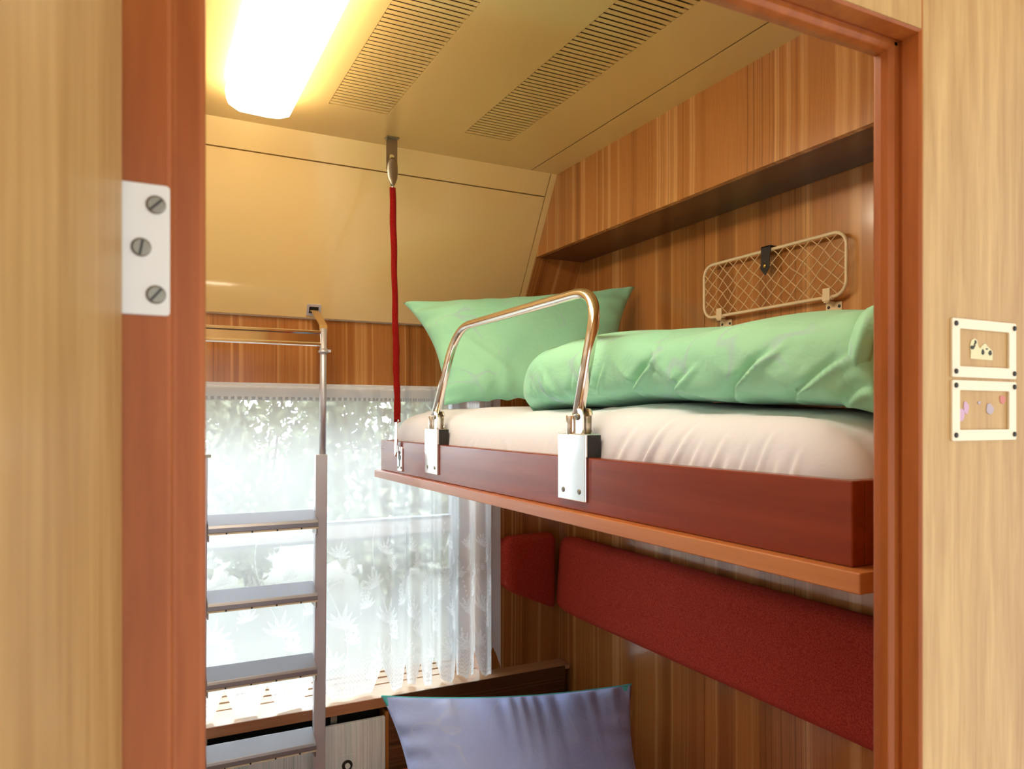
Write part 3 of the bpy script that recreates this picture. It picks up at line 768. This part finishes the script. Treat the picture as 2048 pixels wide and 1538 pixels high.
for z in (1.318, 1.082, .845, .600, .362, .125):
    xa, xb = lx(-1, z)+.018, lx(1, z)-.018
    prof = [(2.418, z-.004), (2.422, z+.004), (2.492, z+.030), (2.496, z+.026), (2.496, z+.018), (2.428, z-.012), (2.424, z-.018), (2.418, z-.018)]
    mb = MB(); mb.prism(prof, 'X', xa, xb); st = mb.build('step', M['alu_tread'], t, .0012)
    mb = MB(); mb.box(xa, xb, 2.420, 2.428, z-.024, z-.0178)
    lp = mb.build('lip', M['cream'], st)
    for xq in (xa, xb-.004):
        mb = MB(); mb.box(xq, xq+.004, 2.43, 2.49, z-.045, z+.006); mb.build('gusset', M['alu_dark'], st)
    for k in range(4):
        xx = xa+(xb-xa)*(k+.7)/4.4; screw(st, (xx, 2.420, z-.021), .0028, 'Y', -1, .0012, mat='pin', slot=False, name='rivet')
# sockets in the panel that take the hooks
def socket(x, label):
    t = thing('hook_socket', (x, ys(2.03), 2.03), label, 'socket', 'ladder hook sockets')
    zc = 2.028; o = rrect(-.024, .024, -.021, .021, .004); i_ = rrect(-.0165, .0165, -.013, .013, .003)
    up = Vector((0, -KS, 1)).normalized(); nr = Vector((0, -1, -KS)).normalized(); c = Vector((x, ys(zc), zc))
    P = lambda a, b, h: tuple(c+Vector((a, 0, 0))+up*b+nr*h)
    mb = MB(); mb.loft([[P(a, b, .0003) for a, b in i_], [P(a, b, .006) for a, b in i_], [P(a, b, .006) for a, b in o], [P(a, b, .0003) for a, b in o]], smooth=False, caps=False)
    mb.build('rim', M['alu'], t)
    mb = MB(); mb.add([P(a, b, .0006) for a, b in i_], [tuple(range(len(i_)))]); mb.build('hole', M['dark'], t)
socket(lx(1, 1.94)+.006, 'small square metal socket on the yellow panel at the right ladder hook')
socket(lx(-1, 1.94)-.006, 'small square metal socket on the yellow panel at the left ladder hook')

# ------------------------------------------------------------------ lace curtain
t = thing('lace_curtain', (.65, 2.615, zs), 'white lace net curtain with leaf pattern hanging in front of the window', 'curtain')
nx, nz = 720, 520; cx0, cx1 = -.34, 1.279; cz0, cz1 = zs+.004, 1.768
s = np.linspace(0, 1, nx+1); hgt = np.linspace(0, 1, nz+1)
# right part gathered: cloth width runs faster there
dens = 1+2.3/(1+np.exp(-(s-.75)*26)); u = np.concatenate([[0], np.cumsum((dens[1:]+dens[:-1])/2)])/nx*1.62
xs = cx0+(cx1-cx0)*s
gat = 1/(1+np.exp(-(s-.75)*26))
fold_ph = u*2*pi/.27
amp = .008+.020*gat
def fold(k):                      # k = height 0..1
    return amp*(.55+.45*(1-k))*(np.sin(fold_ph+.6*np.sin(u*6))+.35*np.sin(fold_ph*2.3+1+.5*np.sin(u*11)))+.003*np.sin(u*60)*(.4+.6*k)
per = .19
notch = np.abs(((u+.05*np.sin(u*9))/per) % 1-.5)*2     # 1 at the points between scallops
hem = .088*np.clip((notch-.52)/.48, 0, 1)**1.0+.004*np.abs(np.sin(u*2*pi/.02))
V = np.zeros(((nx+1)*(nz+1), 3)); A = np.zeros((nx+1)*(nz+1))
def leaf(du, dv, ang, ln, wd):
    c, s_ = math.cos(ang), math.sin(ang); a = du*c+dv*s_; b = -du*s_+dv*c
    tt = np.clip(a/ln, 0, 1); w = wd*np.sin(pi*tt**.8)*(1-.2*tt)
    ins = (a > 0) & (a < ln); d = np.abs(b)-w
    return np.where(ins, np.where(d < 0, np.where(d > -.0022, 1.0, np.where(np.abs(b) < .0010, .95, .42)), 0), 0)
UU, KK = np.meshgrid(u, hgt, indexing='ij'); 
XX = np.repeat(xs[:, None], nz+1, 1); ZZ = (cz0+hem[:, None])+(cz1-cz0-hem[:, None])*hgt[None, :]
YY = 2.615+np.stack([fold(k) for k in hgt], 1)
VV = ZZ-cz0
lace = np.full(UU.shape, .61)
lace += .05*np.sin(UU*900)*0
cell = .215
du = (UU % cell)-cell/2
pat = np.zeros(UU.shape)
for (ou, ov, flip, sc) in ((0, .11, 1, .85), (.03, .25, -1, .9), (-.04, .38, 1, .8), (.075, .19, -1, .6), (-.075, .31, 1, .6), (.02, .50, -1, .6), (-.06, .05, -1, .5), (.07, .44, 1, .5)):
    for ang in (90, 66, 42, 114, 140, 18, 165):
        ln = (.105 if ang in (90, 60, 120) else .08)*sc
        aa = math.radians(90+(ang-90)*flip+12*flip)
        pat = np.maximum(pat, leaf(du-ou, VV-ov, aa, ln, 0.0095*sc))
    # flower under each spray
    for k in range(6):
        a = k*pi/3; d = np.hypot(du-ou-.017*sc*math.cos(a)+.045*flip, VV-ov+.02-.017*sc*math.sin(a))
        pat = np.maximum(pat, np.where(d < .011*sc, np.where(d > .0085*sc, 1.0, .45), 0))
pat = np.maximum(pat, np.where(np.abs(du-.05*np.sin(VV*9)) < .0016, .9, 0)*(VV < .6))
ground = np.clip(1-VV/.16, 0, 1)*(.16+.16*np.sign(np.sin(UU*420)*np.sin(VV*420)))
lace = lace+ground
lace = np.where(pat > 0, np.maximum(lace, .62+.26*pat), lace)
edge = VV-hem[:, None]
lace = np.where(edge < .012, .93, lace)
lace = np.where((edge > .020) & (edge < .026), .85, lace)
top = cz1-ZZ
lace = np.where(top < .046, .78, lace); lace = np.where((top > .012) & (top < .015), .55, lace); lace = np.where(top < .005, .95, lace)
dash = (np.sin(UU*2*pi/.021+np.sin(UU*13)) > -.2)
lace = np.where((top >= .046) & (top < .056), np.where(dash, .42, .8), lace)
# selvedge, double layer at the right end
lace = np.where(UU > u[-1]-.085, np.maximum(lace, .86), lace)
lace = np.clip(lace, 0, .97)
V = np.stack([XX, YY, ZZ], -1).reshape(-1, 3)-np.array(t.location)
idx = np.arange((nx+1)*(nz+1)).reshape(nx+1, nz+1)
F = np.stack([idx[:-1, :-1], idx[1:, :-1], idx[1:, 1:], idx[:-1, 1:]], -1).reshape(-1, 4)
me = bpy.data.meshes.new('lace_panel'); me.vertices.add(len(V)); me.vertices.foreach_set('co', V.ravel())
me.loops.add(F.size); me.loops.foreach_set('vertex_index', F.ravel().astype(np.int32))
me.polygons.add(len(F)); me.polygons.foreach_set('loop_start', np.arange(0, F.size, 4, dtype=np.int32))
me.polygons.foreach_set('use_smooth', np.ones(len(F), bool))
at_ = me.attributes.new('lace', 'FLOAT', 'POINT'); at_.data.foreach_set('value', lace.ravel().astype(np.float32))
me.update(calc_edges=True); me.validate(); me.materials.append(M['lace'])
o = bpy.data.objects.new('lace_panel', me); COL.objects.link(o); o.parent = t
mb = MB(); mb.box(-.36, 1.30, 2.644, 2.6595, 1.752, 1.770)
tag(mb.build('curtain_rail', M['white_metal'], None, .002, origin=(.63, 2.65, 1.76)), 'white curtain rail above the window under the wood strip', 'curtain rail')

# ------------------------------------------------------------------ strike plate on the left jamb
t = thing('strike_plate', (.0, .455, 1.742), 'white metal plate with slotted screws on the left door jamb', 'door plate')
mb = MB(); mb.prism(rrect(-.022, .0178, 1.7065, 1.7785, .0022), 'Y', .4535, .455); mb.build('plate', M['white_metal'], t, .0006)
for x, z, a in ((.0108, 1.7672, 0), (.0035, 1.7432, .6), (.0108, 1.7178, .1)): screw(t, (x, .4535, z), .0051, 'Y', -1, .0011, ang=a)

# ------------------------------------------------------------------ number frames on the corridor wall
def holder(za, zb, label):
    x0, x1 = .6975, .802; yf = .445
    t = thing('label_frame', ((x0+x1)/2, yf, za), label, 'frame', 'cream label frames')
    o = rrect(x0, x1, za, zb, .0015, 2); i_ = rrect(x0+.0118, x1-.0118, za+.0105, zb-.0095, .0012, 2)
    R = lambda pts, y: [(x, y, z) for x, z in pts]
    mb = MB(); mb.loft([R(i_, yf-.0002), R(i_, yf-.0022), R(o, yf-.0022), R(o, yf-.0002)], smooth=False, caps=False); mb.build('frame', M['cream'], t)
    for x in (x0+.0055, x1-.0035):
        for z in (za+.0055, zb-.005):
            mb = MB(); mb.tube([(x, yf-.0022, z), (x, yf-.0034, z), (x, yf-.0040, z)], [.0026, .0024, .0012], 12); mb.build('pin', M['pin'], t)
holder(1.6895, 1.746, 'upper cream label frame with four dark pins on the oak panel')
holder(1.628, 1.6865, 'lower cream label frame with four dark pins on the oak panel')
def blob(name, pts, mat, label, group=None, y=.4448):
    mb = MB(); mb.prism(pts, 'Y', y-.0004, y); o = mb.build(name, mat, None, origin=(pts[0][0], y, pts[0][1])); return tag(o, label, 'sticker', group)
def ell(cx, cz, a, b, n=14, w=.15, ph=0): return [(cx+a*math.cos(q)*(1+w*math.sin(3*q+ph)), cz+b*math.sin(q)*(1+w*math.cos(2*q+ph))) for q in [2*pi*k/n for k in range(n)]]
m_pale = new_mat('faded pale paper', s2l(226, 218, 172), .7); m_dk = new_mat('dark print', s2l(48, 40, 20), .6)
m_lil = new_mat('lilac print', s2l(206, 168, 190), .7); m_bl = new_mat('pale blue print', s2l(186, 170, 176), .7); m_pk = new_mat('pink print', s2l(206, 130, 120), .7)
st = thing('sticker', (.745, .4448, 1.712), 'torn pale yellow sticker remnant in the upper label frame', 'sticker', 'sticker remnants')
pts = [(.7285, 1.7080), (.7290, 1.7150), (.7275, 1.7200), (.7300, 1.7262), (.7350, 1.7282), (.7395, 1.7262), (.7400, 1.7220), (.7425, 1.7190), (.7445, 1.7190), (.7475, 1.7220), (.7525, 1.7240), (.7570, 1.7205), (.7640, 1.7170), (.7645, 1.7095), (.7640, 1.7075)]
mb = MB(); mb.prism(pts, 'Y', .4443, .4448); mb.build('paper', m_pale, st)
for i, (x, z, a, b) in enumerate(((.7310, 1.7190, .0030, .0022), (.7360, 1.7245, .0014, .0020), (.7345, 1.7215, .0010, .0018), (.7480, 1.7152, .0022, .0025), (.7600, 1.7148, .0026, .0024), (.7545, 1.7185, .0016, .0008))):
    mb = MB(); mb.prism(ell(x, z, a, b, ph=i), 'Y', .4439, .4443); mb.build('print', m_dk, st)
blob('sticker', ell(.7140, 1.6530, .0050, .0070), m_lil, 'lilac sticker scrap at the left edge inside the lower label frame', 'sticker remnants')
blob('sticker', ell(.7215, 1.6600, .0040, .0065, ph=1), m_lil, 'lilac sticker scrap slightly above another in the lower label frame', 'sticker remnants')
blob('sticker', ell(.7600, 1.6590, .0060, .0052, ph=2), m_bl, 'pale grey-blue sticker scrap in the middle of the lower label frame', 'sticker remnants')
blob('sticker', ell(.7815, 1.6685, .0048, .0048, ph=.5), m_pk, 'pink sticker scrap at the upper right of the lower label frame', 'sticker remnants')
blob('sticker', ell(.7425, 1.6650, .0022, .0018), m_bl, 'tiny dark sticker speck in the lower label frame', 'sticker remnants')

# ------------------------------------------------------------------ outside
mb = MB(); mb.box(-25, 25, 3.0, 40, -.45, -.35)
struct(mb.build('ground', M['gravel']), 'pale gravel ground outside the window', 'ground')
def shrub(cx, cy, w, h, label, seed, nl=5200):
    r_ = np.random.default_rng(seed); z0 = -.35
    t = thing('shrub', (cx, cy, z0), label, 'shrub', 'shrubs outside the window')
    p = r_.normal(size=(nl, 3)); p /= np.linalg.norm(p, axis=1)[:, None]
    rad = r_.uniform(.45, 1, nl)**.5; lump = 1+.18*np.sin(p[:, 0]*7+seed)*np.cos(p[:, 2]*6)
    P = p*(rad*lump)[:, None]*np.array([w, w*.6, h*.5])+np.array([cx, cy, z0+h*.52])
    P = P[P[:, 2] > z0+.03]
    a = r_.normal(size=P.shape); a /= np.linalg.norm(a, axis=1)[:, None]
    b = np.cross(a, r_.normal(size=P.shape)); b /= np.linalg.norm(b, axis=1)[:, None]
    ln = r_.uniform(.05, .11, len(P))[:, None]
    Q = np.stack([P-a*ln, P+b*ln*.45, P+a*ln, P-b*ln*.45], 1).reshape(-1, 3)
    mb = MB(); k = np.arange(len(P))*4
    mb.v = [tuple(q) for q in Q]; mb.f = [[i, i+1, i+2, i+3] for i in k]; mb.m = [0]*len(P); mb.sm = [False]*len(P)
    mb.build('foliage', M['leaf'], t)
    mb = MB()
    for i in range(6):
        a_ = i*1.05; mb.tube([(cx+.05*math.cos(a_), cy+.05*math.sin(a_), z0), (cx+.4*w*math.cos(a_), cy+.25*w*math.sin(a_), z0+h*.35), (cx+.7*w*math.cos(a_), cy+.4*w*math.sin(a_), z0+h*.7)], [.03, .02, .008], 6)
    mb.build('stem', M['bark'], t)
for i, (cx, cy, w, h, lab) in enumerate(((.0, 7.7, .95, 3.6, 'leafy shrub outside the window at the far left'), (1.25, 9.2, .95, 3.9, 'leafy shrub outside the window behind the ladder'), (2.5, 7.7, .95, 3.7, 'leafy shrub outside the window left of the bunk strap'), (3.9, 9.2, 1.0, 4.1, 'leafy shrub outside the window right of the bunk strap'), (4.9, 7.7, .95, 3.7, 'leafy shrub outside the window behind the gathered curtain edge'))):
    shrub(cx, cy, w, h, lab, i+1)
